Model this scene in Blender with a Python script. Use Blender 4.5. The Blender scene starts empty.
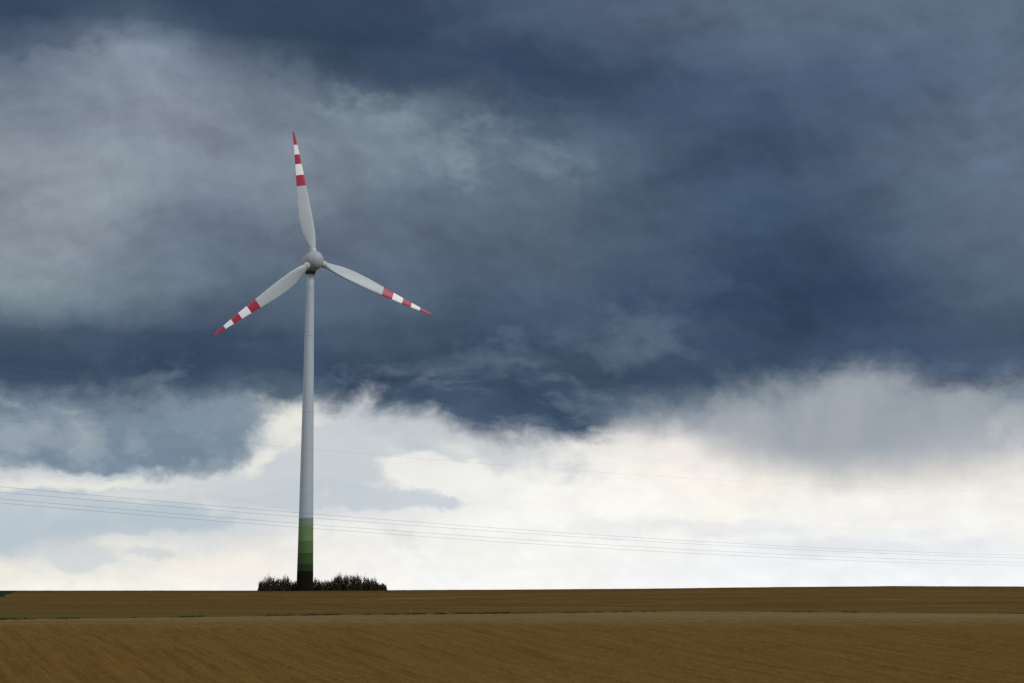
import bpy, bmesh, math, random
import numpy as np

random.seed(7)
rng = np.random.default_rng(7)
sc = bpy.context.scene
COL = sc.collection
R = math.radians

# ------------------------------------------------------------------ camera
F = 1700.0                      # focal length in pixels of a 1024 wide picture
W, H = 1024, 683
EYE = 1.8
PITCH = math.atan((590.5 - 341.5) / F)
cam_d = bpy.data.cameras.new('camera')
cam_d.sensor_width = 36.0
cam_d.lens = 36.0 * F / W
cam_d.clip_start = 0.5
cam_d.clip_end = 20000
cam = bpy.data.objects.new('camera', cam_d)
COL.objects.link(cam)
cam.location = (0, 0, EYE)
cam.rotation_euler = (math.pi / 2 + PITCH, 0, 0)
sc.camera = cam
cp, sp_ = math.cos(PITCH), math.sin(PITCH)


def ray(px, py):
    a, b = (px - W / 2) / F, (H / 2 - py) / F
    d = np.array([a, cp - b * sp_, sp_ + b * cp])
    return d / np.linalg.norm(d)


def on_plane(px, py, y):
    """world point seen at a pixel, at distance y north of the camera"""
    d = ray(px, py)
    p = d * (y / d[1])
    return float(p[0]), float(p[1]), float(p[2]) + EYE


def project(p):
    x, y, z = p[0], p[1], p[2] - EYE
    dep = y * cp + z * sp_
    return W / 2 + F * x / dep, H / 2 - F * (z * cp - y * sp_) / dep


# ------------------------------------------------------------------ helpers
def srgb(c):
    out = []
    for v in c:
        v = v / 255.0
        out.append(v / 12.92 if v <= 0.04045 else ((v + 0.055) / 1.055) ** 2.4)
    return out


def tag(o, label=None, cat=None, group=None, kind=None):
    if label: o['label'] = label
    if cat: o['category'] = cat
    if group: o['group'] = group
    if kind: o['kind'] = kind
    return o


def empty(name, loc, rot=(0, 0, 0)):
    o = bpy.data.objects.new(name, None)
    o.location = loc
    o.rotation_euler = rot
    COL.objects.link(o)
    return o


def link_mesh(name, verts, faces, mats, parent=None, smooth=True, midx=None):
    me = bpy.data.meshes.new(name)
    me.from_pydata([tuple(v) for v in verts], [], faces)
    for m in (mats if isinstance(mats, (list, tuple)) else [mats]):
        me.materials.append(m)
    if midx is not None:
        me.polygons.foreach_set('material_index', np.asarray(midx, dtype=np.int32))
    me.polygons.foreach_set('use_smooth', [smooth] * len(me.polygons))
    me.update()
    o = bpy.data.objects.new(name, me)
    COL.objects.link(o)
    if parent: o.parent = parent
    return o


# ---- a small expression language for shader maths
class Ex:
    nt = None

    def __init__(s, sock): s.s = sock

    @staticmethod
    def m(op, *a, clamp=False):
        n = Ex.nt.nodes.new('ShaderNodeMath')
        n.operation = op
        n.use_clamp = clamp
        for i, v in enumerate(a):
            if isinstance(v, Ex): Ex.nt.links.new(v.s, n.inputs[i])
            else: n.inputs[i].default_value = float(v)
        return Ex(n.outputs[0])

    def __add__(s, o): return Ex.m('ADD', s, o)
    def __radd__(s, o): return Ex.m('ADD', o, s)
    def __sub__(s, o): return Ex.m('SUBTRACT', s, o)
    def __rsub__(s, o): return Ex.m('SUBTRACT', o, s)
    def __mul__(s, o): return Ex.m('MULTIPLY', s, o)
    def __rmul__(s, o): return Ex.m('MULTIPLY', o, s)
    def __truediv__(s, o): return Ex.m('DIVIDE', s, o)


def smooth(x, a, b):
    n = Ex.nt.nodes.new('ShaderNodeMapRange')
    n.interpolation_type = 'SMOOTHSTEP'
    Ex.nt.links.new(x.s, n.inputs['Value'])
    n.inputs['From Min'].default_value = a
    n.inputs['From Max'].default_value = b
    if a > b:
        n.inputs['From Min'].default_value = b
        n.inputs['From Max'].default_value = a
        n.inputs['To Min'].default_value = 1
        n.inputs['To Max'].default_value = 0
    return Ex(n.outputs['Result'])


def lin(x, a, b):
    return Ex.m('MULTIPLY', x - a, 1.0 / (b - a), clamp=True)


def vec(x, y, z):
    n = Ex.nt.nodes.new('ShaderNodeCombineXYZ')
    for i, v in enumerate((x, y, z)):
        if isinstance(v, Ex): Ex.nt.links.new(v.s, n.inputs[i])
        else: n.inputs[i].default_value = v
    return Ex(n.outputs[0])


def noise(v, scale, detail=4, rough=0.55, dist=0.0, colour=False):
    n = Ex.nt.nodes.new('ShaderNodeTexNoise')
    n.noise_dimensions = '3D'
    Ex.nt.links.new(v.s, n.inputs['Vector'])
    n.inputs['Scale'].default_value = scale
    n.inputs['Detail'].default_value = detail
    n.inputs['Roughness'].default_value = rough
    n.inputs['Distortion'].default_value = dist
    return Ex(n.outputs['Color' if colour else 'Fac'])


def mixc(f, a, b, mode='MIX'):
    n = Ex.nt.nodes.new('ShaderNodeMix')
    n.data_type = 'RGBA'
    n.blend_type = mode
    n.clamp_factor = True
    if isinstance(f, Ex): Ex.nt.links.new(f.s, n.inputs[0])
    else: n.inputs[0].default_value = f
    for i, v in ((6, a), (7, b)):
        if isinstance(v, Ex): Ex.nt.links.new(v.s, n.inputs[i])
        else: n.inputs[i].default_value = (*v, 1)
    return Ex(n.outputs[2])


def ramp(x, stops, interp='LINEAR'):
    n = Ex.nt.nodes.new('ShaderNodeValToRGB')
    cr = n.color_ramp
    cr.interpolation = interp
    while len(cr.elements) < len(stops): cr.elements.new(0.5)
    for e, (p, c) in zip(cr.elements, stops):
        e.position = p
        e.color = (*c, 1) if len(c) == 3 else c
    Ex.nt.links.new(x.s, n.inputs[0])
    return Ex(n.outputs[0])


def principled(name, base, rough=0.8, spec=0.3):
    m = bpy.data.materials.new(name)
    m.use_nodes = True
    nt = m.node_tree
    Ex.nt = nt
    b = nt.nodes['Principled BSDF']
    b.inputs['Roughness'].default_value = rough
    b.inputs['Specular IOR Level'].default_value = spec
    if callable(base): base = base(nt, b)
    if isinstance(base, Ex): nt.links.new(base.s, b.inputs['Base Color'])
    elif base is not None: b.inputs['Base Color'].default_value = (*base, 1)
    return m


def texco(nt, which='Object'):
    return Ex(nt.nodes.new('ShaderNodeTexCoord').outputs[which])


def sep(v):
    n = Ex.nt.nodes.new('ShaderNodeSeparateXYZ')
    Ex.nt.links.new(v.s, n.inputs[0])
    return [Ex(n.outputs[i]) for i in range(3)]


def bump(nt, b, h, strength, dist):
    n = nt.nodes.new('ShaderNodeBump')
    n.inputs['Strength'].default_value = strength
    n.inputs['Distance'].default_value = dist
    nt.links.new(h.s, n.inputs['Height'])
    nt.links.new(n.outputs[0], b.inputs['Normal'])


# ------------------------------------------------------------------ sky
SUN_EL, SUN_AZ = 38.0, 125.0      # azimuth clockwise from the view direction (+Y)


def build_world():
    w = bpy.data.worlds.new('World')
    sc.world = w
    w.use_nodes = True
    nt = w.node_tree
    Ex.nt = nt
    for n in list(nt.nodes): nt.nodes.remove(n)
    out = nt.nodes.new('ShaderNodeOutputWorld')
    gen = texco(nt, 'Generated')
    dx, dy, dz = sep(gen)
    K = 1700.0
    U = Ex.m('ARCTAN2', dx, dy) * K                 # azimuth, right positive
    V = Ex.m('ARCSINE', dz) * K                     # height above the horizon

    def UV(px, py):
        d = ray(px, py)
        return math.atan2(d[0], d[1]) * K, math.asin(d[2]) * K

    # cloud turbulence, in direction space
    P = vec(dx, dy, dz * 1.35)
    wob = noise(P, 9.0, 5, 0.55, 0.0, True)
    wr, wg, wb = sep(wob)
    fine = noise(P, 34.0, 5, 0.6, 0.0, True)
    fr, fg, fb = sep(fine)
    Uw = U + (wr - 0.5) * 150.0 + (fr - 0.5) * 36.0
    Vw = V + (wg - 0.5) * 90.0 + (fg - 0.5) * 26.0
    Ue = U + (wb - 0.5) * 60.0 + (fg - 0.5) * 34.0
    Ve = V + (wr - 0.5) * 34.0 + (fb - 0.5) * 34.0

    XS = [0, 100, 200, 300, 400, 500, 600, 700, 800, 900, 1000]
    u0, u1 = -620.0, 620.0

    def row(cols, Uc):
        t = Ex.m('MULTIPLY', Uc - u0, 1 / (u1 - u0), clamp=True)
        st = [((UV(x, 341)[0] - u0) / (u1 - u0), srgb(c)) for x, c in zip(XS, cols)]
        return ramp(t, st, 'CARDINAL')

    def table(rows, Uc, Vc):
        # rows from the top of the sky downwards
        acc = row(rows[0][1], Uc)
        for (ya, _), (yb, cb) in zip(rows[:-1], rows[1:]):
            va, vb = UV(512, ya)[1], UV(512, yb)[1]
            acc = mixc(lin(Vc, va, vb), acc, row(cb, Uc))
        return acc

    deck = table([
        (0, [(64,80,102),(60,77,99),(52,68,90),(55,72,92),(60,76,98),(68,84,106),(80,95,117),(88,103,124),(96,112,131),(98,114,133),(94,110,130)]),
        (35, [(58,75,97),(80,96,114),(68,84,104),(54,71,91),(54,70,92),(62,78,100),(72,88,110),(80,96,118),(88,104,124),(90,106,126),(92,108,128)]),
        (75, [(102,114,132),(122,133,147),(114,126,142),(85,99,118),(65,80,102),(57,71,96),(60,76,100),(68,84,108),(74,90,114),(78,94,117),(90,106,127)]),
        (115, [(126,137,151),(132,142,155),(128,138,152),(115,128,141),(111,125,138),(77,93,114),(66,84,107),(66,82,107),(68,85,110),(82,98,120),(96,110,130)]),
        (160, [(134,145,157),(136,146,158),(132,142,155),(123,135,147),(117,130,143),(103,117,133),(86,104,121),(66,84,107),(64,82,106),(88,103,124),(94,109,129)]),
        (205, [(142,152,161),(140,151,160),(122,133,147),(117,129,142),(105,119,135),(103,117,134),(84,101,119),(68,86,108),(62,80,104),(82,98,119),(94,109,129)]),
        (250, [(140,150,159),(126,136,149),(106,117,134),(101,112,128),(97,110,128),(89,103,122),(80,97,115),(64,82,105),(58,76,100),(74,91,113),(92,107,126)]),
        (300, [(134,148,156),(116,131,143),(100,115,130),(86,102,118),(78,94,113),(70,87,108),(66,83,105),(54,72,98),(46,64,90),(56,75,99),(84,101,121)]),
        (345, [(78,95,114),(66,83,105),(60,78,101),(60,78,100),(64,82,102),(54,72,95),(64,82,102),(58,76,99),(56,74,98),(58,76,100),(66,84,107)]),
        (378, [(56,73,96),(56,73,97),(50,68,92),(58,75,97),(48,66,92),(56,73,96),(58,76,98),(60,80,104),(66,84,106),(58,77,104),(76,94,116)]),
        (425, [(56,73,96),(56,73,97),(60,78,100),(90,108,125),(84,104,122),(60,79,102),(64,85,108),(108,124,140),(120,134,148),(96,112,130),(110,126,142)]),
    ], Uw, Vw)

    low = table([
        (385, [(142,158,172),(124,142,157),(118,136,152),(196,200,203),(190,195,200),(190,195,200),(180,186,193),(142,154,168),(150,159,172),(155,163,175),(160,168,179)]),
        (420, [(196,202,206),(128,146,160),(130,148,162),(210,214,214),(206,209,210),(206,208,210),(206,207,208),(172,178,187),(152,160,173),(158,166,178),(166,173,183)]),
        (448, [(168,180,189),(130,147,162),(158,172,182),(222,224,221),(198,205,210),(226,226,222),(240,237,230),(226,222,218),(178,182,190),(172,177,186),(192,195,200)]),
        (478, [(206,209,208),(176,188,196),(214,217,215),(204,211,216),(214,217,219),(240,240,236),(250,247,240),(250,245,237),(240,236,228),(222,218,214),(234,230,224)]),
        (500, [(212,217,219),(214,218,216),(205,211,214),(208,214,218),(224,227,229),(245,244,240),(250,248,243),(252,248,240),(250,246,239),(246,241,234),(247,243,237)]),
        (525, [(195,205,212),(186,198,208),(198,208,214),(230,231,229),(242,242,238),(247,247,243),(248,248,244),(250,249,243),(248,247,243),(246,245,242),(246,245,240)]),
        (550, [(198,207,213),(226,226,220),(228,228,225),(240,237,230),(245,244,240),(247,247,243),(247,248,245),(245,247,246),(238,242,245),(236,241,244),(240,243,245)]),
        (568, [(236,232,220),(228,230,228),(244,239,228),(246,243,236),(248,247,244),(248,248,245),(247,248,246),(244,246,247),(241,245,248),(240,244,247),(242,245,247)]),
        (590, [(246,243,234),(250,246,234),(249,246,238),(249,248,244),(250,250,248),(250,250,248),(250,250,249),(249,251,252),(248,251,253),(247,250,253),(248,251,253)]),
    ], U + (wr - 0.5) * 90.0 + (fr - 0.5) * 34.0, V + (wg - 0.5) * 34.0 + (fg - 0.5) * 15.0)

    def puff(px, py, rx, ry, rot=0.0, Uc=Ue, Vc=Ve):
        """1 at the centre of an ellipse, 0 on its rim, negative outside"""
        a, b = UV(px, py)
        x, y = Uc - a, Vc - b
        c, s = math.cos(R(rot)), math.sin(R(rot))
        X = (x * c + y * s) * (1 / rx)
        Y = (y * c - x * s) * (1 / ry)
        return 1.0 - Ex.m('SQRT', X * X + Y * Y)

    def union(*a):
        r = a[0]
        for b in a[1:]: r = Ex.m('MAXIMUM', r, b)
        return r

    lowm = noise(P, 26.0, 6, 0.6, 0.3)
    low = mixc(smooth(lowm, 0.52, 0.72) * 0.28 * smooth(U, UV(560, 500)[0], UV(380, 500)[0]), low, srgb((180, 191, 202)))
    low = mixc(smooth(lowm, 0.50, 0.30) * 0.35 * smooth(V, 20.0, 60.0), low, srgb((250, 247, 238)))
    lm2 = noise(vec(dx, dy, dz * 2.2), 40.0, 6, 0.62, 0.2)
    lsc = Ex(nt.nodes.new('ShaderNodeVectorMath').outputs[0])
    lsc.s.node.operation = 'SCALE'
    nt.links.new(low.s, lsc.s.node.inputs[0])
    nt.links.new((1.0 + (lm2 - 0.5) * 0.26 + (lowm - 0.5) * 0.14).s, lsc.s.node.inputs['Scale'])
    low = lsc
    col = low
    # turbulence that frays the outlines of the single clouds
    n1 = noise(vec(dx + (wr - 0.5) * 0.05, dy, dz * 1.6 + (wg - 0.5) * 0.05), 17.0, 8, 0.62, 0.15) - 0.5
    n2 = noise(vec(dx, dy, dz * 1.5 + (fr - 0.5) * 0.02), 52.0, 6, 0.62, 0.15) - 0.5
    fray = n1 * 2.3 + n2 * 1.1
    # relief: the same turbulence read a little higher and to the right; the difference is light on the billows
    n1b = noise(vec(dx + 0.004 + (wr - 0.5) * 0.05, dy, dz * 1.6 + 0.010 + (wg - 0.5) * 0.05), 17.0, 8, 0.62, 0.15) - 0.5
    relief = n1 - n1b

    # pale grey cloud right of the tower and its wisps
    g1 = union(puff(334, 455, 60, 44), puff(300, 455, 60, 34), puff(400, 425, 70, 22, -12))
    col = mixc(smooth(g1 + fray * 0.62, -0.02, 0.34) * 0.8, col, srgb((199, 205, 210)))
    b0g = union(puff(420, 470, 44, 22), puff(470, 480, 60, 24))
    col = mixc(smooth(b0g + fray * 0.8, 0.0, 0.4) * 0.7, col, srgb((246, 245, 240)))
    g1b = union(puff(375, 503, 90, 15, -3), puff(270, 492, 90, 18, 0), puff(440, 505, 30, 10))
    col = mixc(smooth(g1b + fray * 0.7, 0.0, 0.45) * 0.75, col, srgb((194, 203, 211)))
    g2 = union(puff(150, 522, 130, 20, 1), puff(20, 520, 100, 36))
    col = mixc(smooth(g2 + fray * 0.55, 0.0, 0.45) * 0.75, col, srgb((182, 195, 206)))
    g3 = union(puff(76, 556, 60, 16), puff(140, 556, 40, 8))
    col = mixc(smooth(g3 + fray * 0.6, 0.0, 0.5) * 0.6, col, srgb((203, 209, 214)))
    g4 = union(puff(700, 530, 160, 14), puff(880, 545, 160, 12), puff(560, 470, 60, 10, 0), puff(500, 450, 50, 14, -4))
    col = mixc(smooth(g4 + fray * 0.9, 0.0, 0.7) * 0.45, col, srgb((222, 226, 230)))
    # cream gaps lit from behind
    b1 = union(puff(286, 424, 30, 36), puff(264, 458, 30, 12, 20), puff(90, 486, 110, 8, 2))
    col = mixc(smooth(b1 + fray * 0.7, 0.0, 0.6) * 0.68, col, srgb((244, 241, 230)))
    g5 = union(puff(230, 482, 110, 16, 4), puff(60, 478, 120, 10))
    col = mixc(smooth(g5 + fray * 0.8, 0.0, 0.7) * 0.6, col, srgb((205, 210, 213)))
    # blue-grey cloud bank at the left, hard right edge
    c1 = union(puff(160, 420, 124, 56, 0), puff(130, 400, 170, 30), puff(105, 452, 120, 24, 3), puff(0, 432, 90, 34))
    c1m = smooth(c1 + fray * 0.45, -0.04, 0.34)
    c1c = mixc(smooth(V, UV(512, 405)[1], UV(512, 466)[1]), srgb((128, 144, 158)), srgb((112, 133, 151)))
    c1c = mixc(smooth(n1 * 1.4 + n2 * 0.6, 0.0, 0.26) * 0.45, c1c, srgb((158, 170, 180)))
    c1c = mixc(smooth(n1 * 1.3 + n2 * 0.6, 0.0, -0.24) * 0.45, c1c, srgb((100, 120, 139)))
    c3 = union(puff(25, 440, 75, 28))
    c1c = mixc(smooth(c3 + fray * 0.6, 0, 0.9) * 0.38, c1c, srgb((190, 196, 201)))
    col = mixc(c1m * 0.96, col, c1c)

    # grey rain veil under the deck at the right, with falling streaks
    st = noise(vec(dx, dy, dz * 0.30), 34.0, 5, 0.55)
    edge = V + (wr - 0.5) * 90.0 + (st - 0.5) * 70.0 + (fb - 0.5) * 18.0
    r0 = Ex.m('MULTIPLY', U - u0, 1 / (u1 - u0), clamp=True)
    pts = [(0, 330), (560, 335), (640, 400), (700, 425), (760, 446), (820, 462), (880, 462), (930, 448), (1024, 446)]
    b0 = UV(512, 590)[1]
    btop = UV(512, 300)[1]
    rb = ramp(r0, [((UV(x, 430)[0] - u0) / (u1 - u0), [(UV(x, y)[1] - b0) / (btop - b0)] * 3) for x, y in pts])
    rbv = sep(rb)[0] * (btop - b0) + b0
    veil = smooth(edge - rbv, -42.0, 46.0)
    vc = mixc(smooth(st * 0.5 + wg * 0.5, 0.40, 0.62), srgb((146, 155, 165)), srgb((162, 169, 175)))
    col = mixc(veil * 0.9, col, vc)

    # lower edge of the heavy deck
    rags = noise(P, 26.0, 6, 0.6, 0.3, True)
    ra, rbb, rc = sep(rags)
    r0 = Ex.m('MULTIPLY', U + (ra - 0.5) * 90.0 + (fr - 0.5) * 60.0 - u0, 1 / (u1 - u0), clamp=True)
    pts = [(-80, 402), (0, 398), (60, 393), (130, 397), (190, 398), (250, 395), (300, 394), (340, 398), (365, 391), (400, 402), (440, 410),
           (470, 423), (505, 430), (540, 438), (575, 434), (605, 424), (650, 416), (700, 402), (730, 386), (765, 384), (800, 378),
           (840, 368), (880, 364), (915, 376), (960, 382), (1024, 378), (1110, 384)]
    dbt = UV(512, 340)[1]
    rb = ramp(r0, [((UV(x, 400)[0] - u0) / (u1 - u0), [(UV(x, y)[1] - b0) / (dbt - b0)] * 3) for x, y in pts])
    dbv = sep(rb)[0] * (dbt - b0) + b0
    vf = noise(P, 90.0, 4, 0.6)
    de = V - dbv + 8.0 + (rbb - 0.5) * 66.0 + (wg - 0.5) * 20.0 + (vf - 0.5) * 12.0
    hard = smooth(de + n1 * 26.0, -16.0, 17.0)
    scud = smooth(de + (rc - 0.5) * 90.0, -46.0, -6.0) * smooth(U, UV(640, 400)[0], UV(560, 400)[0]) * smooth(U, UV(300, 400)[0], UV(380, 400)[0])
    col = mixc(scud * 0.6, col, srgb((186, 192, 199)))
    soft = smooth(de, -26.0, 30.0)
    sel = smooth(U, UV(585, 400)[0], UV(640, 400)[0]) * (1.0 - smooth(U, UV(690, 400)[0], UV(735, 400)[0]) * 0.35)
    dm = hard + (soft - hard) * Ex.m('MAXIMUM', sel, smooth(U, UV(260, 400)[0], UV(120, 400)[0]) * 0.6)

    # wisps and holes inside the deck
    Pw = Ex(nt.nodes.new('ShaderNodeVectorMath').outputs[0])
    Pw.s.node.operation = 'MULTIPLY_ADD'
    nt.links.new(wob.s, Pw.s.node.inputs[0])
    Pw.s.node.inputs[1].default_value = (0.10, 0.10, 0.07)
    nt.links.new(P.s, Pw.s.node.inputs[2])
    tn = noise(Pw, 11.0, 7, 0.58, 0.2)
    t2 = noise(Pw, 30.0, 6, 0.62, 0.35)
    billow = 1.0 - Ex.m('ABSOLUTE', t2 - 0.5) * 5.0
    def billows(v, scale):
        n = nt.nodes.new('ShaderNodeTexVoronoi')
        n.feature = 'SMOOTH_F1'
        n.inputs['Scale'].default_value = scale
        n.inputs['Detail'].default_value = 0.0
        n.inputs['Smoothness'].default_value = 0.5
        nt.links.new(v.s, n.inputs['Vector'])
        return Ex(n.outputs['Distance'])

    bx_, bz_ = dx + (wr - 0.5) * 0.11 + (fr - 0.5) * 0.03, dz * 1.5 + (wg - 0.5) * 0.11 + (fg - 0.5) * 0.03
    v0 = billows(vec(bx_, dy, bz_), 10.0)
    v1 = billows(vec(bx_ - 0.008, dy, bz_ + 0.016), 10.0)
    lump = (v1 - v0) * 1.1 + (0.42 - v0) * 0.22
    mott = 1.0 + lump * 0.55 + (tn - 0.5) * 0.5 + (t2 - 0.5) * 0.17 + relief * 0.72
    md = Ex(nt.nodes.new('ShaderNodeVectorMath').outputs[0])
    md.s.node.operation = 'SCALE'
    nt.links.new(deck.s, md.s.node.inputs[0])
    nt.links.new(mott.s, md.s.node.inputs['Scale'])
    deck = md
    UU, VV = U + (fr - 0.5) * 110.0 + (vf - 0.5) * 22.0, V + (fb - 0.5) * 110.0 + (vf - 0.5) * 22.0
    w1 = union(puff(400, 118, 80, 26, -38, UU, VV), puff(455, 160, 60, 24, -45, UU, VV), puff(350, 96, 60, 20, 0, UU, VV))
    deck = mixc(smooth(w1 + n1 * 3.2 + n2 * 0.9, 0.0, 1.2) * 0.55, deck, srgb((138, 153, 163)))
    w2 = union(puff(540, 152, 62, 26, -42, UU, VV), puff(470, 130, 70, 20, 0, UU, VV))
    deck = mixc(smooth(w2 + n1 * 2.6 + n2 * 0.8, 0.1, 1.2) * 0.45, deck, srgb((126, 142, 155)))
    w3 = union(puff(620, 335, 110, 34, 20, UU, VV), puff(520, 350, 130, 20, 5, UU, VV), puff(350, 372, 60, 16, 0, UU, VV))
    deck = mixc(smooth(w3 + n1 * 3.4 + n2 * 0.9, 0.0, 1.4) * 0.5, deck, srgb((104, 120, 138)))
    t3 = noise(vec(dx + (wr - 0.5) * 0.06, dy, dz * 2.6 + (wg - 0.5) * 0.12), 16.0, 7, 0.62, 0.3)
    lowband = smooth(V, UV(512, 350)[1], UV(512, 385)[1]) * 0.75 + 0.12
    deck = mixc(smooth(t3, 0.47, 0.68) * lowband, deck, srgb((98, 113, 130)))
    deck = mixc(smooth(t3, 0.46, 0.30) * lowband * 0.8, deck, srgb((50, 66, 89)))
    # dark lid at the top with a fairly crisp lower edge
    lid = union(puff(330, 30, 190, 52, -12, UU, VV), puff(520, 70, 150, 40, -8, UU, VV), puff(40, 20, 120, 42, 14, UU, VV))
    deck = mixc(smooth(lid, 0.0, 0.5) * 0.42, deck, srgb((50, 67, 90)))
    col = mixc(dm, col, deck)

    # the part of the sky above and behind the picture: the same overcast, brighter where the storm has not come
    far = mixc(smooth(noise(P, 3.0, 6, 0.6, 0.3), 0.35, 0.65), srgb((176, 186, 198)), srgb((232, 232, 230)))
    top = smooth(dz, 0.36, 0.62)
    back = smooth(Ex.m('ABSOLUTE', U), 640.0, 2100.0)
    col = mixc(Ex.m('MAXIMUM', top, back), col, far)

    sky = nt.nodes.new('ShaderNodeTexSky')
    sky.sky_type = 'NISHITA'
    sky.sun_disc = False
    sky.sun_elevation = R(SUN_EL)
    sky.sun_rotation = R(SUN_AZ)
    bg1 = nt.nodes.new('ShaderNodeBackground')
    bg1.inputs[1].default_value = 0.06
    nt.links.new(sky.outputs[0], bg1.inputs[0])
    bg2 = nt.nodes.new('ShaderNodeBackground')
    bg2.inputs[1].default_value = 1.0
    nt.links.new(col.s, bg2.inputs[0])
    mx = nt.nodes.new('ShaderNodeMixShader')
    mx.inputs[0].default_value = 0.97
    nt.links.new(bg1.outputs[0], mx.inputs[1])
    nt.links.new(bg2.outputs[0], mx.inputs[2])
    nt.links.new(mx.outputs[0], out.inputs[0])
    w.cycles.sampling_method = 'MANUAL'
    w.cycles.sample_map_resolution = 256


build_world()
sun_d = bpy.data.lights.new('sun', 'SUN')
sun_d.energy = 1.3
sun_d.angle = R(14)
sun_d.color = (1.0, 0.98, 0.955)
sun = bpy.data.objects.new('sun', sun_d)
COL.objects.link(sun)
sun.rotation_euler = (R(90 - SUN_EL), 0, R(180 - SUN_AZ))

# ------------------------------------------------------------------ terrain
TD = 468.0                           # distance of the turbine


def vnoise(x, y, seed=0):
    """value noise, numpy"""
    xi, yi = np.floor(x).astype(np.int64), np.floor(y).astype(np.int64)
    fx, fy = x - xi, y - yi
    fx, fy = fx * fx * (3 - 2 * fx), fy * fy * (3 - 2 * fy)

    def h(a, b):
        n = (a * 374761393 + b * 668265263 + seed * 1442695041) & 0xFFFFFFFF
        n = ((n ^ (n >> 13)) * 1274126177) & 0xFFFFFFFF
        return ((n ^ (n >> 16)) & 0xFFFF) / 65535.0
    return (h(xi, yi) * (1 - fx) + h(xi + 1, yi) * fx) * (1 - fy) + (h(xi, yi + 1) * (1 - fx) + h(xi + 1, yi + 1) * fx) * fy


def smst(a, b, x):
    t = np.clip((x - a) / (b - a), 0, 1)
    return t * t * (3 - 2 * t)


def boundary(x):
    """line where the near field ends"""
    return np.interp(x, [-400, -60, -34, -13, 14, 41, 80, 400], [60, 98, 113, 131, 145, 134, 130, 118]) + 1.2 * vnoise(x / 9.0, x * 0, 3)


def ground(x, y):
    """smooth height of the land"""
    az = x / np.maximum(y, 60.0)
    crest_px = np.interp(az, [-0.6, -0.3, -0.12, 0.0, 0.06, 0.16, 0.22, 0.3, 0.6], [591, 590.7, 590.6, 589.8, 589.0, 587.2, 586.2, 586.8, 592])
    hc = EYE + (590.5 - crest_px) * 505.0 / F          # height of the crest 505 m off
    t = np.clip((y - 118) / (500.0 - 118), 0, 1.0)
    rise = np.sin(t * math.pi / 2) ** 1.25
    rise = 0.35 * rise + 0.65 * t
    h = -0.12 * smst(60, 118, y) + (hc + 0.12) * rise
    h = h - 0.045 * np.maximum(y - 520, 0) * smst(515, 640, y)
    h = np.where(y > 1200, h + 0.045 * (y - 1200) * 0.9, h)
    h = h + 0.05 * (vnoise(x / 38.0, y / 60.0, 5) - 0.5) * smst(20, 120, y)
    h = h + 0.10 * (vnoise(x / 21.0, y / 30.0, 8) - 0.5) * smst(300, 450, y)
    return h


def furrow_phase(x, y):
    return np.arctan2(x - 11.0, y + 28.0) * 90.0


def near_height(x, y):
    h = ground(x, y)
    yb = boundary(x)
    head = smst(-38, -26, y - yb + 8 * (vnoise(x / 25, y * 0, 4) - 0.5))     # headland turned along the boundary
    ph = furrow_phase(x, y) + 0.16 * vnoise(x / 3.0, y / 7.0, 11)
    rows = 0.028 * np.sin(ph * 2 * math.pi / 0.75) + 0.030 * np.sin(ph * 2 * math.pi / 3.0) * vnoise(ph / 6.0, y * 0 + 2, 9)
    rows = rows + 0.11 * (vnoise(ph / 0.9, y / 26.0, 21) - 0.5)
    hrow = 0.02 * np.sin((y - yb) * 2 * math.pi / 1.5) + 0.03 * (vnoise((y - yb) / 1.2, x / 20.0, 22) - 0.5)
    h = h + rows * (1 - head) + hrow * head
    h = h + 0.05 * (vnoise(x / 0.35, y / 0.5, 31) - 0.5) + 0.035 * (vnoise(x / 0.16, y / 0.25, 32) - 0.5)
    h = h - 0.06 * np.exp(-((y - yb) / 0.8) ** 2)
    return h


def grid(name, X, Y, Z, mat, keep=None):
    ny, nx = X.shape
    co = np.stack([X, Y, Z], -1).reshape(-1, 3).astype(np.float32)
    i = np.arange(ny * nx).reshape(ny, nx)
    q = np.stack([i[:-1, :-1], i[:-1, 1:], i[1:, 1:], i[1:, :-1]], -1).reshape(-1, 4)
    if keep is not None:
        q = q[keep.reshape(-1)]
        used = np.unique(q)
        remap = np.zeros(len(co), dtype=np.int64)
        remap[used] = np.arange(len(used))
        co, q = co[used], remap[q]
    me = bpy.data.meshes.new(name)
    me.vertices.add(len(co))
    me.vertices.foreach_set('co', co.reshape(-1))
    me.loops.add(q.size)
    me.loops.foreach_set('vertex_index', q.reshape(-1).astype(np.int32))
    me.polygons.add(len(q))
    me.polygons.foreach_set('loop_start', (np.arange(len(q)) * 4).astype(np.int32))
    me.polygons.foreach_set('loop_total', np.full(len(q), 4, dtype=np.int32))
    me.polygons.foreach_set('use_smooth', np.ones(len(q), dtype=bool))
    me.materials.append(mat)
    me.update(calc_edges=True)
    me.validate()
    o = bpy.data.objects.new(name, me)
    COL.objects.link(o)
    return o


def spaced(dense_lo, dense_hi, step, lo, hi, grow=1.18):
    mid = list(np.arange(dense_lo, dense_hi + step / 2, step))
    a, s = mid[0], step
    left = []
    while a > lo:
        s *= grow; a -= s; left.append(max(a, lo))
    b, s = mid[-1], step
    right = []
    while b < hi:
        s *= grow; b += s; right.append(min(b, hi))
    return np.array(left[::-1] + mid + right)


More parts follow.
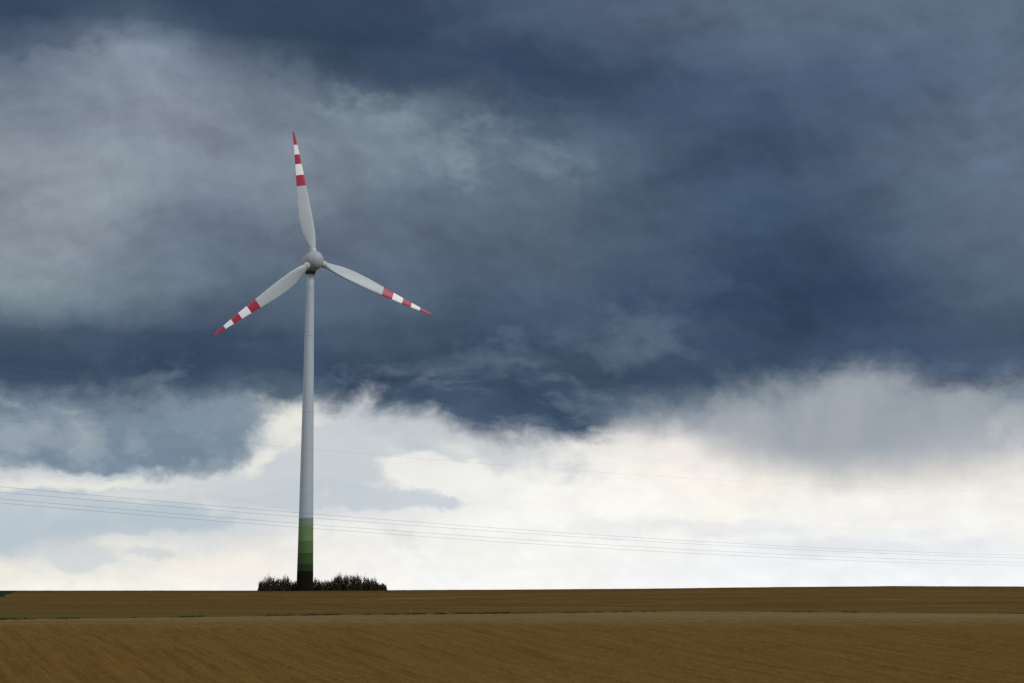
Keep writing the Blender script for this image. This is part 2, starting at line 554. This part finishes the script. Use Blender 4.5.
def soil_near(nt, b):
    p = texco(nt)
    x, y, z = sep(p)
    ph = Ex.m('ARCTAN2', x - 11.0, y + 28.0) * 90.0
    big = noise(p, 0.045, 4, 0.6)
    row = noise(vec(ph * 2.4, y * 0.030, 0.0), 1.0, 5, 0.7)
    row2 = noise(vec(ph * 5.5, y * 0.07, 4.0), 1.0, 4, 0.65)
    ln = Ex.m('SINE', (ph + (noise(p, 0.25, 4) - 0.5) * 0.7) * (math.tau / 0.75))
    grit = noise(p, 4.0, 7, 0.75)
    clod = noise(vec(x, y * 0.6, z), 3.2, 6, 0.72)
    c = ramp(big, [(0.3, (0.132, 0.070, 0.018)), (0.5, (0.137, 0.077, 0.021)), (0.7, (0.133, 0.082, 0.026))])
    c = mixc(smooth(row, 0.48, 0.64) * 0.30, c, (0.070, 0.040, 0.009))
    c = mixc(smooth(row2, 0.5, 0.68) * 0.40, c, (0.170, 0.106, 0.040))
    c = mixc(smooth(ln, 0.35, 1.0) * smooth(noise(p, 0.12, 3), 0.3, 0.6) * 0.27, c, (0.060, 0.034, 0.010))
    c = mixc(smooth(row2, 0.48, 0.34) * 0.35, c, (0.066, 0.039, 0.012))
    c = mixc(smooth(grit, 0.50, 0.66) * 0.38, c, (0.062, 0.038, 0.013))
    c = mixc(smooth(clod, 0.53, 0.68) * 0.38, c, (0.180, 0.128, 0.056))
    # paler, drier headland along the far edge
    dist = Ex.m('ABSOLUTE', x) * 0.14
    head = smooth(y + dist + (noise(p, 0.09, 3) - 0.5) * 30.0, 84.0, 122.0)
    hc = mixc(smooth(noise(vec(x * 0.02, y * 0.35, 0.0), 1.0, 5, 0.6), 0.4, 0.65), (0.132, 0.098, 0.044), (0.180, 0.138, 0.066))
    c = mixc(head * 0.72, c, hc)
    bump(nt, b, grit, 0.8, 0.05)
    return c


def soil_far(nt, b):
    p = texco(nt)
    x, y, z = sep(p)
    band = noise(vec(x * 0.0035, y * 0.030, 0.0), 1.0, 5, 0.62)
    band2 = noise(vec(x * 0.06, y * 0.11, 3.0), 1.0, 6, 0.7)
    grit = noise(vec(x, y * 0.5, z), 0.8, 7, 0.75)
    c = ramp(band, [(0.34, (0.094, 0.060, 0.022)), (0.5, (0.112, 0.060, 0.018)), (0.66, (0.118, 0.080, 0.028))])
    c = mixc(smooth(band2, 0.45, 0.62) * 0.6, c, (0.058, 0.043, 0.012))
    c = mixc(smooth(noise(vec(x * 0.03, y * 0.13, 9.0), 1.0, 5, 0.65), 0.54, 0.68) * 0.6, c, (0.205, 0.140, 0.050))
    near = smooth(y, 190.0, 135.0)
    c = mixc(near * 0.6, c, (0.082, 0.068, 0.022))
    crest = smooth(y, 330.0, 440.0)
    c = mixc(crest * 0.5, c, (0.070, 0.040, 0.013))
    c = mixc(smooth(grit, 0.5, 0.7) * 0.5, c, (0.052, 0.036, 0.013))
    bump(nt, b, grit, 0.7, 0.12)
    return c


M_near = principled('ploughed_soil', soil_near, 1.0, 0.0)
M_far = principled('harrowed_soil', soil_far, 1.0, 0.0)
M_green = principled('young_crop', lambda nt, b: mixc(smooth(noise(texco(nt), 0.3, 5, 0.6), 0.4, 0.65), (0.008, 0.028, 0.012), (0.020, 0.040, 0.016)), 1.0, 0.0)

# near field
xs = spaced(-34, 48, 0.14, -2500, 2500, 1.22)
ty = np.concatenate([np.linspace(-0.6, 0.2, 10)[:-1], np.linspace(0.2, 1.0, 330)])     # 1 = the boundary
XX = np.tile(xs, (len(ty), 1))
YB = np.tile(boundary(xs), (len(ty), 1))
TT = np.tile(ty[:, None], (1, len(xs)))
YY = YB * TT
tag(grid('near_field', XX, YY, near_height(XX, YY), M_near), kind='structure')

# far fields, split by a headland line running away to the upper left
us = spaced(-150, 300, 0.7, -3500, 3500, 1.2)
us[np.argmin(np.abs(us))] = 0.0
tt = np.linspace(0, 1, 430)[:, None]
dist = np.where(tt < 0.85, tt / 0.85, 1.0)
ext = np.clip((tt - 0.85) / 0.15, 0, 1)
YN = 110 + 430 * dist


def depth_of(px, py):
    """distance at which the ray through a pixel meets the smooth land"""
    d = ray(px, py)
    for yv in np.arange(100, 505, 1.0):
        t = yv / d[1]
        if EYE + d[2] * t <= float(ground(np.array([d[0] * t]), np.array([yv]))[0]): return d[0] * t, yv
    return d[0] * t, yv


q1, q2 = depth_of(0, 604.5), depth_of(19, 592.0)
slope = (q2[0] - q1[0]) / (q2[1] - q1[1])
LX = q1[0] + (YN - q1[1]) * slope + 1.2 * vnoise(YN / 14.0, YN * 0, 6)
XX = us[None, :] + LX
YB = boundary(XX)
YY = YB - 0.5 + (540 - YB) * dist + (ext ** 3) * 7000.0


def far_height(x, y):
    h = ground(x, y)
    d = y - boundary(x)
    f = smst(0, 3, d)
    h = h + f * (0.07 * (vnoise(x / 1.1, y / 1.6, 41) - 0.5) + 0.09 * (vnoise(x / 16.0, y / 1.7, 42) - 0.5))
    h = h - 0.06 * np.exp(-(d / 0.8) ** 2)
    return h


ZZ = far_height(XX, YY)
green = np.tile((us[:-1] < -0.001)[None, :], (XX.shape[0] - 1, 1))
tag(grid('far_field', XX, YY, ZZ, M_far, ~green), kind='structure')
tag(grid('green_crop_field', XX, YY, ZZ, M_green, green), kind='structure')

# grass and weeds on the strip between the two fields
M_grass = principled('verge_grass', lambda nt, b: mixc(noise(texco(nt), 0.8, 3), (0.016, 0.015, 0.005), (0.060, 0.046, 0.014)), 0.9, 0.1)
gv, gf = [], []
for _ in range(8000):
    x = random.uniform(-48, 60)
    dn = 0.5 * vnoise(np.array([x / 6.0]), np.array([0.0]), 51)[0] + 0.5 * vnoise(np.array([x / 0.8]), np.array([0.0]), 52)[0]
    if random.random() > float(smst(0.34, 0.62, dn - (0.04 if x < -12 else 0.15 if x < 0 else 0.24))): continue
    y = float(boundary(np.array([x]))[0]) + random.gauss(0.1, 0.35)
    z = float(ground(np.array([x]), np.array([y]))[0]) - 0.08
    for k in range(5):
        a, hgt = random.uniform(0, math.tau), random.uniform(0.08, 0.26) * (1.0 if x < 0 else 0.7)
        bx, by = x + random.gauss(0, 0.08), y + random.gauss(0, 0.08)
        wv = random.uniform(0.015, 0.035)
        lx, ly = random.gauss(0, 0.07), random.gauss(0, 0.05)
        i = len(gv)
        gv += [(bx - wv * math.cos(a), by - wv * math.sin(a), z), (bx + wv * math.cos(a), by + wv * math.sin(a), z), (bx + lx, by + ly, z + hgt)]
        gf.append((i, i + 1, i + 2))
tag(link_mesh('grass', gv, gf, M_grass, smooth=False), 'rough dark grass on the strip between the two brown fields', 'grass', kind='stuff')

# ------------------------------------------------------------------ wind turbine


def paint(name, base, rough=0.45, dirt=0.12, spec=0.35):
    def f(nt, b):
        p = texco(nt)
        x, y, z = sep(p)
        streak = noise(vec(x * 1.2, y * 1.2, z * 0.05), 1.0, 5, 0.6)
        return mixc(smooth(streak, 0.42, 0.75) * dirt, base, tuple(v * 0.55 for v in base))
    return principled(name, f, rough, spec)


M_tower = paint('tower_paint', (0.375, 0.435, 0.485))
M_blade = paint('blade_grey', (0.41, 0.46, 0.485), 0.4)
M_white = paint('blade_white', (0.80, 0.80, 0.81), 0.4, 0.05)
M_red = paint('signal_red', (0.36, 0.008, 0.040), 0.4, 0.08)
M_hub = paint('hub_grey', (0.33, 0.355, 0.375), 0.5, 0.3)
GREENS = [paint('green_palest', (0.170, 0.235, 0.185), 0.6, 0.12, 0.12), paint('green_pale', (0.130, 0.205, 0.095), 0.6, 0.12, 0.12),
          paint('green_mid', (0.080, 0.140, 0.046), 0.6, 0.12, 0.12), paint('green_deep', (0.040, 0.074, 0.022), 0.6, 0.12, 0.12),
          paint('green_dark', (0.020, 0.034, 0.012), 0.6, 0.12, 0.12), paint('green_black', (0.0100, 0.0088, 0.0056), 0.9, 0.12, 0.03)]
M_dark = paint('dark_steel_and_shade', (0.05, 0.055, 0.06), 0.6)  # seam steel; on the yaw collar this dark colour stands in for shade

bx, by, bz = on_plane(304.8, 590.5, TD)
gz = float(ground(np.array([bx]), np.array([by]))[0])
tx, ty_, tz = on_plane(310.0, 274.0, TD)
turb = empty('wind_turbine', (bx, by, gz))
tag(turb, 'tall three-bladed wind turbine with red and white blade tips and a green banded tower foot', 'wind turbine')
TZ = tz - gz                       # tower top above its base


def lathe(profile, n=48, cap=True):
    """profile: (radius, z) -> verts, faces"""
    vs, fs = [], []
    for r, z in profile:
        for k in range(n):
            a = math.tau * k / n
            vs.append((r * math.cos(a), r * math.sin(a), z))
    for j in range(len(profile) - 1):
        for k in range(n):
            a, b = j * n + k, j * n + (k + 1) % n
            fs.append((a, b, b + n, a + n))
    if cap:
        fs.append(tuple(range(n))[::-1])
        fs.append(tuple((len(profile) - 1) * n + k for k in range(n)))
    return vs, fs


def z_at(py):
    return on_plane(306, py, TD)[2] - gz


bands = [z_at(p) for p in (571, 564, 553, 541, 526, 518.3)]        # dark -> pale
zs = [-0.6] + bands
prof, cuts = [], []
levels = sorted(set([-0.6, 0.0, 0.35] + bands + [TZ * k / 24 for k in range(4, 24)] + [TZ]))
levels = [z for i, z in enumerate(levels) if i == 0 or z - levels[i - 1] > 0.05]


def t_rad(z):
    t = max(z, 0) / TZ
    return float(np.interp(t, [0, 0.10, 0.23, 0.5, 0.76, 1.0], [2.30, 2.14, 1.98, 1.64, 1.35, 1.08]))


ends = []
for i, z in enumerate(levels):
    prof.append((t_rad(z), z)); ends.append(z)
vs, fs = lathe(prof, 56)
mi = []
for j in range(len(prof) - 1):
    zm = (prof[j][1] + prof[j + 1][1]) / 2
    k = 0
    while k < len(bands) and zm > bands[k]: k += 1
    idx = 0 if k >= len(bands) else len(bands) - k            # 0 grey, 1 palest .. 6 black
    mi += [idx] * 56
mi += [6, 0]
tw = link_mesh('tower', vs, fs, [M_tower] + GREENS, turb, True, mi)
# section flanges of the tower
for zf in (TZ * 0.30, TZ * 0.56, TZ * 0.80):
    r = t_rad(zf) + 0.015
    vs, fs = lathe([(r, zf - 0.09), (r, zf + 0.09)], 56)
    link_mesh('flange', vs, fs, M_tower, tw, True)
# service door at the tower foot, on the side facing the camera, with steps
door_a = math.atan2(-by, -bx)
da = door_a + 0.5
dr = 2.30


def box_mesh(name, cx, cy, cz, sx, sy, sz, ang, mat, parent, bev=0.02):
    bm = bmesh.new()
    bmesh.ops.create_cube(bm, size=1)
    for v in bm.verts: v.co = (v.co.x * sx, v.co.y * sy, v.co.z * sz)
    bmesh.ops.bevel(bm, geom=bm.edges[:], offset=bev, segments=1, affect='EDGES')
    c, s = math.cos(ang), math.sin(ang)
    for v in bm.verts:
        x, y, z = v.co
        v.co = (cx + c * x - s * y, cy + s * x + c * y, cz + z)
    me = bpy.data.meshes.new(name); bm.to_mesh(me); bm.free()
    me.materials.append(mat)
    o = bpy.data.objects.new(name, me); COL.objects.link(o); o.parent = parent
    return o


# nacelle and rotor
YAW = R(26)
nose = np.array([math.sin(YAW) * 1.0, -math.cos(YAW), 0.0])      # direction the rotor faces
TILT = R(5)
nose_t = np.array([nose[0] * math.cos(TILT), nose[1] * math.cos(TILT), math.sin(TILT)])
# hub centre: choose its height from the picture, its overhang from the design
OVER = 3.35
hub_xy = np.array([tx - 0.0, by]) + nose[:2] * OVER
hz = on_plane(314.5, 260.3, hub_xy[1])[2]
hub_w = np.array([hub_xy[0], hub_xy[1], hz])
hub_l = hub_w - np.array([bx, by, gz])
print('HUB px', project(hub_w), 'height', hub_l[2], 'tower', TZ)

# frame for the rotor: x across, y up in the rotor plane, z = nose
zax = nose_t / np.linalg.norm(nose_t)
xax = np.cross(np.array([0, 0, 1.0]), zax); xax /= np.linalg.norm(xax)   # points to the right seen from the front
yax = np.cross(zax, xax)
if xax[0] < 0: pass


def rot2world(p):
    return hub_l + xax * p[0] + yax * p[1] + zax * p[2]


def body_of_revolution(name, prof, mat, parent, n=48):
    vs, fs = [], []
    for r, z in prof:
        for k in range(n):
            a = math.tau * k / n
            vs.append(rot2world((r * math.cos(a), r * math.sin(a), z)))
    for j in range(len(prof) - 1):
        for k in range(n):
            a, b = j * n + k, j * n + (k + 1) % n
            fs.append((a, a + n, b + n, b))
    fs.append(tuple(range(n)))
    fs.append(tuple((len(prof) - 1) * n + k for k in range(n))[::-1])
    return link_mesh(name, vs, fs, mat, parent)


HR = 2.66
# spinner: the rounded front of the egg, turning with the blades
sp = [(HR * math.sin(a) if i else 0.02, 2.55 * math.cos(a)) for i, a in enumerate(np.linspace(0.0, math.pi * 0.5, 16))]
sp += [(HR, -0.35), (HR * 0.985, -0.8)]
sp[0] = (0.02, 2.55)
hub = body_of_revolution('spinner', sp, M_hub, turb)
# dark seam between the turning spinner and the fixed nacelle
body_of_revolution('seam_ring', [(HR * 0.93, -0.78), (HR * 0.93, -0.98)], M_dark, turb)
nc = [(HR * 0.985, -0.95), (HR * 1.0, -1.6), (HR * 0.99, -2.6), (HR * 0.94, -3.8), (HR * 0.84, -5.2), (HR * 0.69, -6.6),
      (HR * 0.52, -7.8), (HR * 0.33, -8.8), (HR * 0.15, -9.4), (0.02, -9.6)]
nac = body_of_revolution('nacelle', nc, M_hub, turb)
# yaw collar between tower and nacelle, enlarged and dark to paint in nacelle shadow
vs, fs = lathe([(1.08, TZ - 0.15), (1.38, TZ + 0.0), (1.5, TZ + 0.7), (1.95, TZ + 1.5), (2.0, TZ + 2.4)], 40)
ox, oy = tx - bx, 0.0
link_mesh('yaw_collar_shade', vs, fs, M_dark, turb)
# the tower stays plumb; nothing leans
# wind vane and beacon on the nacelle roof
p0 = rot2world((0, HR * 0.86, -5.4))


def tube(name, pts, r, mat, parent=None, n=8):
    vs, fs = [], []
    pts = [np.array(p, float) for p in pts]
    for i, p in enumerate(pts):
        d = pts[min(i + 1, len(pts) - 1)] - pts[max(i - 1, 0)]
        d /= np.linalg.norm(d)
        s = np.cross(d, [0, 0, 1.0] if abs(d[2]) < 0.9 else [1.0, 0, 0]); s /= np.linalg.norm(s)
        t = np.cross(s, d)
        rr = r[i] if isinstance(r, (list, tuple)) else r
        for k in range(n):
            a = math.tau * k / n
            vs.append(p + (s * math.cos(a) + t * math.sin(a)) * rr)
    for j in range(len(pts) - 1):
        for k in range(n):
            a, b = j * n + k, j * n + (k + 1) % n
            fs.append((a, b, b + n, a + n))
    fs.append(tuple(range(n))[::-1]); fs.append(tuple((len(pts) - 1) * n + k for k in range(n)))
    return link_mesh(name, vs, fs, mat, parent)


# blades
RAD = 37.35
LE = [(0.075, .80), (0.10, .88), (0.15, 1.15), (0.22, 1.38), (0.33, 1.45), (0.45, 1.35), (0.56, 1.18), (0.63, 1.10), (0.72, .96), (0.80, .84), (0.88, .60), (0.95, .46), (0.985, .34), (1.0, .16)]
TE = [(0.075, .80), (0.10, .95), (0.15, 1.45), (0.22, 2.02), (0.33, 2.25), (0.45, 2.0), (0.56, 1.60), (0.63, 1.34), (0.72, 1.02), (0.80, .78), (0.88, .50), (0.95, .34), (0.985, .24), (1.0, .10)]
TH = [(0.075, 1.56), (0.10, 1.5), (0.15, 1.15), (0.22, 0.95), (0.33, .72), (0.45, .52), (0.63, .36), (0.8, .22), (1.0, .05)]
TW = [(0.075, 26), (0.15, 24), (0.25, 17), (0.4, 11), (0.6, 7), (0.8, 5), (1.0, 3)]
CUT = [0.575, 0.66, 0.745, 0.82, 0.895]


def interp(tab, x):
    return float(np.interp(x, [a for a, _ in tab], [b for _, b in tab]))


def blade(theta):
    """theta: angle of the blade in the rotor plane, counter-clockwise seen from the front"""
    stations = sorted(set([0.075, 0.10, 0.125] + list(np.linspace(0.15, 0.98, 44)) + CUT + [0.985, 0.993, 1.0]))
    n = 28
    vs, fs, mi = [], [], []
    rad = np.array([math.cos(theta), math.sin(theta), 0.0])
    ccw = np.array([-math.sin(theta), math.cos(theta), 0.0])
    fwd = np.array([0, 0, 1.0])
    for s in stations:
        le, te, th = interp(LE, s), interp(TE, s), interp(TH, s)
        rnd = 1 - min(max((s - 0.10) / 0.10, 0), 1)           # 1 = circular root
        tw = R(interp(TW, s))
        k_c = 1 / max(math.cos(tw), 0.5)
        pre = 0.5 * s * s                                      # slight forward bend
        for k in range(n):
            a = math.tau * k / n
            c = math.cos(a)                                    # -1 leading .. +1 trailing
            off = (te * (c + 1) / 2 - le * (1 - c) / 2)
            t = 0.5 * (1 - c)                                  # 1 leading, 0 trailing
            foil = th * 0.5 * (math.sqrt(max(0, t)) * 1.15 * (1 - t * 0.12)) * math.copysign(1, math.sin(a)) * abs(math.sin(a)) ** 0.6
            circ = math.sin(a) * th * 0.5
            zz = circ * rnd + foil * (1 - rnd)
            off *= k_c if rnd < 1 else 1
            o2 = off * math.cos(tw) + zz * math.sin(tw)
            z2 = zz * math.cos(tw) - off * math.sin(tw)
            p = rad * (s * RAD) + ccw * o2 + fwd * (z2 + pre + 0.3)
            vs.append(rot2world(p))
    for j in range(len(stations) - 1):
        sm = (stations[j] + stations[j + 1]) / 2
        idx = 0
        if sm > CUT[0]: idx = 2
        for q, cval in enumerate(CUT[1:]):
            if sm > cval: idx = 1 if q % 2 == 0 else 2
        for k in range(n):
            a, b = j * n + k, j * n + (k + 1) % n
            fs.append((a, b, b + n, a + n)); mi.append(idx)
    fs.append(tuple(range(n))[::-1]); mi.append(0)
    fs.append(tuple((len(stations) - 1) * n + k for k in range(n))); mi.append(2)
    b = link_mesh('blade', vs, fs, [M_blade, M_white, M_red], turb, True, mi)
    # root collar
    cv, cf = [], []
    for s, r in ((0.052, 0.98), (0.085, 0.98), (0.092, 0.90)):
        for k in range(28):
            a = math.tau * k / 28
            cv.append(rot2world(rad * (s * RAD) + ccw * (math.cos(a) * r) + fwd * (math.sin(a) * r + 0.3)))
    for j in range(2):
        for k in range(28):
            a, c2 = j * 28 + k, j * 28 + (k + 1) % 28
            cf.append((a, c2, c2 + 28, a + 28))
    link_mesh('blade_collar', cv, cf, M_blade, b)
    tip = rot2world(rad * RAD + fwd * 0.8) + np.array([bx, by, gz])
    print('TIP px', project(tip))
    return b


TH0 = 99.3
for k in range(3):
    blade(R(TH0 + 120 * k))

# ------------------------------------------------------------------ shrubs round the tower foot
M_bark = principled('shrub_bark', lambda nt, b: mixc(noise(texco(nt), 3.0, 3), (0.022, 0.016, 0.012), (0.070, 0.052, 0.035)), 0.9, 0.1)
M_leafd = principled('shrub_leaf', lambda nt, b: mixc(noise(texco(nt), 1.3, 3), (0.016, 0.019, 0.009), (0.055, 0.056, 0.025)), 0.9, 0.1)
M_leafb = principled('shrub_leaf_brown', lambda nt, b: mixc(noise(texco(nt), 1.3, 3), (0.022, 0.016, 0.012), (0.072, 0.050, 0.034)), 0.9, 0.1)


def shrub(px0, px1, top_px, y, label, green=True, density=1.0, spiky=1.0):
    x0 = on_plane(px0, 590, y)[0]; x1 = on_plane(px1, 590, y)[0]
    cx, wd = (x0 + x1) / 2, (x1 - x0) * 1.12
    z0 = float(ground(np.array([cx]), np.array([y]))[0])
    ht = on_plane(px0, top_px, y)[2] - z0
    root = empty('shrub', (cx, y, z0))
    tag(root, label, 'shrub', 'bare shrubs around the turbine foot')
    tv, tf, lv, lf = [], [], [], []

    def twig(p, d, ln, r, lvl):
        q = p + d * ln
        s = np.cross(d, [0.0, 1.0, 0.1]); s /= max(np.linalg.norm(s), 1e-6)
        t = np.cross(s, d)
        i = len(tv)
        for pp, rr in ((p, r), (q, r * 0.55)):
            for k in range(3):
                a = math.tau * k / 3
                tv.append(pp + (s * math.cos(a) + t * math.sin(a)) * rr)
        for k in range(3):
            tf.append((i + k, i + (k + 1) % 3, i + 3 + (k + 1) % 3, i + 3 + k))
        if lvl == 0: return
        for _ in range(random.choice((3, 4, 4))):
            f = random.uniform(0.3, 1.0)
            dd = d + np.array([random.gauss(0, .33), random.gauss(0, .33), random.uniform(0.0, .45)])
            dd /= np.linalg.norm(dd)
            twig(p + d * ln * f, dd, ln * random.uniform(0.45, 0.75), r * 0.6, lvl - 1)

    for e in (-1, 1):
        twig(np.array([0, 0, -0.12]), np.array([e * 1.0, 0, 0]), wd * 0.46, 0.09, 0)
    ns = max(5, int(wd * 4.5))
    for k in range(ns):
        u = (k + random.random()) / ns * 2 - 1
        env = (1 - 0.6 * abs(u) ** 5.0) * random.uniform(0.72, 1.0)
        p = np.array([u * wd * 0.46, random.uniform(-0.03, 0.03) * wd, -0.25])
        d = np.array([u * 0.08 + random.gauss(0, .07), random.gauss(0, .1), 1.0]); d /= np.linalg.norm(d)
        twig(p, d, ht * env * 0.53, 0.055, 3)
    # leaf and bud clumps along the stems, dense low, thin towards the top
    nl = int(wd * ht * 260 * density)
    for _ in range(nl):
        u = random.uniform(-1, 1)
        zt = random.random() ** 1.05
        lim = (1 - abs(u) ** 5.0) * (0.84 + 0.10 * math.sin(u * wd * 2.6 + px0) + 0.08 * math.sin(u * wd * 6.1 + 2 * px0))
        c = np.array([u * wd * 0.5 * (0.94 + 0.12 * (1 - zt)), random.uniform(-.5, .5) * wd * 0.7, zt * ht * 0.88 * lim])
        sz = random.uniform(0.10, 0.24) * (1.25 - 0.78 * zt)
        a = np.array([random.gauss(0, 1), random.gauss(0, 1), random.gauss(0, 1)]); a /= np.linalg.norm(a)
        b = np.cross(a, [random.gauss(0, 1), random.gauss(0, 1), 1.0]); b /= max(np.linalg.norm(b), 1e-6)
        i = len(lv)
        lv.extend([c + a * sz, c + b * sz * 0.6, c - a * sz * 0.9, c - b * sz * 0.5])
        lf.append((i, i + 1, i + 2, i + 3))
    link_mesh('stem', tv, tf, M_bark, root, False)
    link_mesh('foliage', lv, lf, M_leafd if green else M_leafb, root, False)
    return root


SH = [  # px0, px1, top, dist, label, green, density
    (258.5, 268, 577.5, 468, 'low brown shrub at the far left end of the hedge row, left of the tower', False, 1.0),
    (265, 275, 573.5, 470, 'rounded twiggy shrub second from the left end of the row, left of the tower', False, .9),
    (273, 283, 575.5, 467, 'brown shrub with thin pointed twigs in the middle of the group left of the tower', False, .9),
    (281, 290.5, 573.5, 469, 'upright dark shrub with a pointed top, second to the left of the tower foot', False, .9),
    (288, 299, 578.5, 471, 'low dark shrub directly against the left side of the tower foot', False, .9),
    (311.5, 321, 576.5, 470, 'olive green shrub directly right of the tower foot', True, 1.0),
    (319, 328, 578.5, 468, 'low olive shrub, second to the right of the tower foot', True, 1.0),
    (326, 335, 577.5, 470, 'low olive shrub just left of the tall spiky ones, right of the tower', True, 1.0),
    (333, 341, 571.5, 468, 'tall dark shrub, first of the tall spiky ones right of the tower', True, 1.05),
    (339, 347, 572.5, 471, 'tall dark shrub, second of the tall spiky ones right of the tower', True, .95),
    (345, 353.5, 571.0, 469, 'thin see-through tall shrub in the middle of the group right of the tower', True, .62),
    (352, 361.5, 571.5, 468, 'tallest dense shrub, right of the thin see-through one', True, 1.1),
    (362, 370, 574.0, 470, 'dark upright shrub after the narrow gap near the right end of the row', True, 1.0),
    (368, 377, 575.5, 472, 'pale airy shrub with thin twigs near the right end of the row', False, .62),
    (371, 380, 580.0, 468, 'low dense dark shrub in front of the pale airy one', False, 1.3),
    (378, 386.5, 581.5, 469, 'low rounded dark shrub at the far right end of the row', False, 1.4),
]
for a in SH: shrub(*a)

# ------------------------------------------------------------------ power line
M_wire = principled('aluminium_wire', (0.10, 0.10, 0.11), 0.5, 0.5)
M_pole = principled('pole_concrete', lambda nt, b: mixc(noise(texco(nt), 2.0, 4), (0.26, 0.25, 0.23), (0.36, 0.35, 0.33)), 0.9, 0.2)
M_glass = principled('insulator_brown', (0.09, 0.035, 0.02), 0.25, 0.5)
A = np.array([-512 / F * 185.0, 185.0]); B = np.array([512 / F * 330.0, 330.0])


def wire_curve(samples):
    """least squares parabola z(s) of a wire seen at these pixels; s runs 0..1 from A to B"""
    S, Z = [], []
    for px, py in samples:
        d = ray(px, py)
        M = np.array([[d[0], -(B - A)[0]], [d[1], -(B - A)[1]]])
        t, s = np.linalg.solve(M, A)
        S.append(s); Z.append(t * d[2] + EYE)
    return np.polyfit(S, Z, 2)


WIRES = [
    ([(0, 486.3), (107, 496.3), (313, 514.8), (660, 538.5), (1024, 555.3)], 'uppermost of the four parallel wires crossing low in the sky', 0.0),
    ([(0, 491.3), (107, 501.5), (313, 518.8), (660, 541.5), (1024, 558.0)], 'second wire from the top of the four parallel wires', 0.0),
    ([(0, 498.3), (107, 508.5), (313, 524.6), (660, 547.8), (1024, 562.3)], 'third wire from the top of the four parallel wires', 0.0),
    ([(0, 502.3), (107, 512.6), (313, 528.6), (660, 551.4), (1024, 565.4)], 'lowest of the four parallel wires crossing low in the sky', 0.0),
]
S0, S1 = -0.30, 1.30
hgt_at = []
for smp, lab, off in WIRES:
    c = wire_curve(smp)
    pts = []
    for s in np.linspace(S0, S1, 90):
        p = A + (B - A) * s
        pts.append((p[0], p[1], float(np.polyval(c, s))))
    hgt_at.append((pts[0], pts[-1]))
    tag(tube('power_line_wire', pts, 0.0125, M_wire, None, 6), lab, 'wire', 'wires of the overhead power line')
c = wire_curve([(0, 417.5), (117, 435), (219, 441.5), (324, 451), (383, 456.5), (480, 462.5)])
smp5 = [(0, 418.5), (117, 431.5), (219, 441.5), (324, 450.5), (383, 455.5), (480, 462.5), (1024, 492)]
c = wire_curve(smp5)
pts = []
for s in np.linspace(S0, S1, 90):
    p = A + (B - A) * s
    pts.append((p[0], p[1], float(np.polyval(c, s))))
hgt_at.append((pts[0], pts[-1]))
tag(tube('power_line_wire', pts, 0.0055, M_wire, None, 6), 'single faint wire high above the four others, running in front of the grey cloud', 'wire', 'wires of the overhead power line')

# ------------------------------------------------------------------ render settings
vs_ = sc.view_settings
vs_.view_transform = 'Standard'
vs_.look = 'None'
vs_.exposure = 0.0
vs_.gamma = 1.0
vs_.use_curve_mapping = False
sc.render.engine = 'CYCLES'
sc.cycles.max_bounces = 4
sc.cycles.use_denoising = False
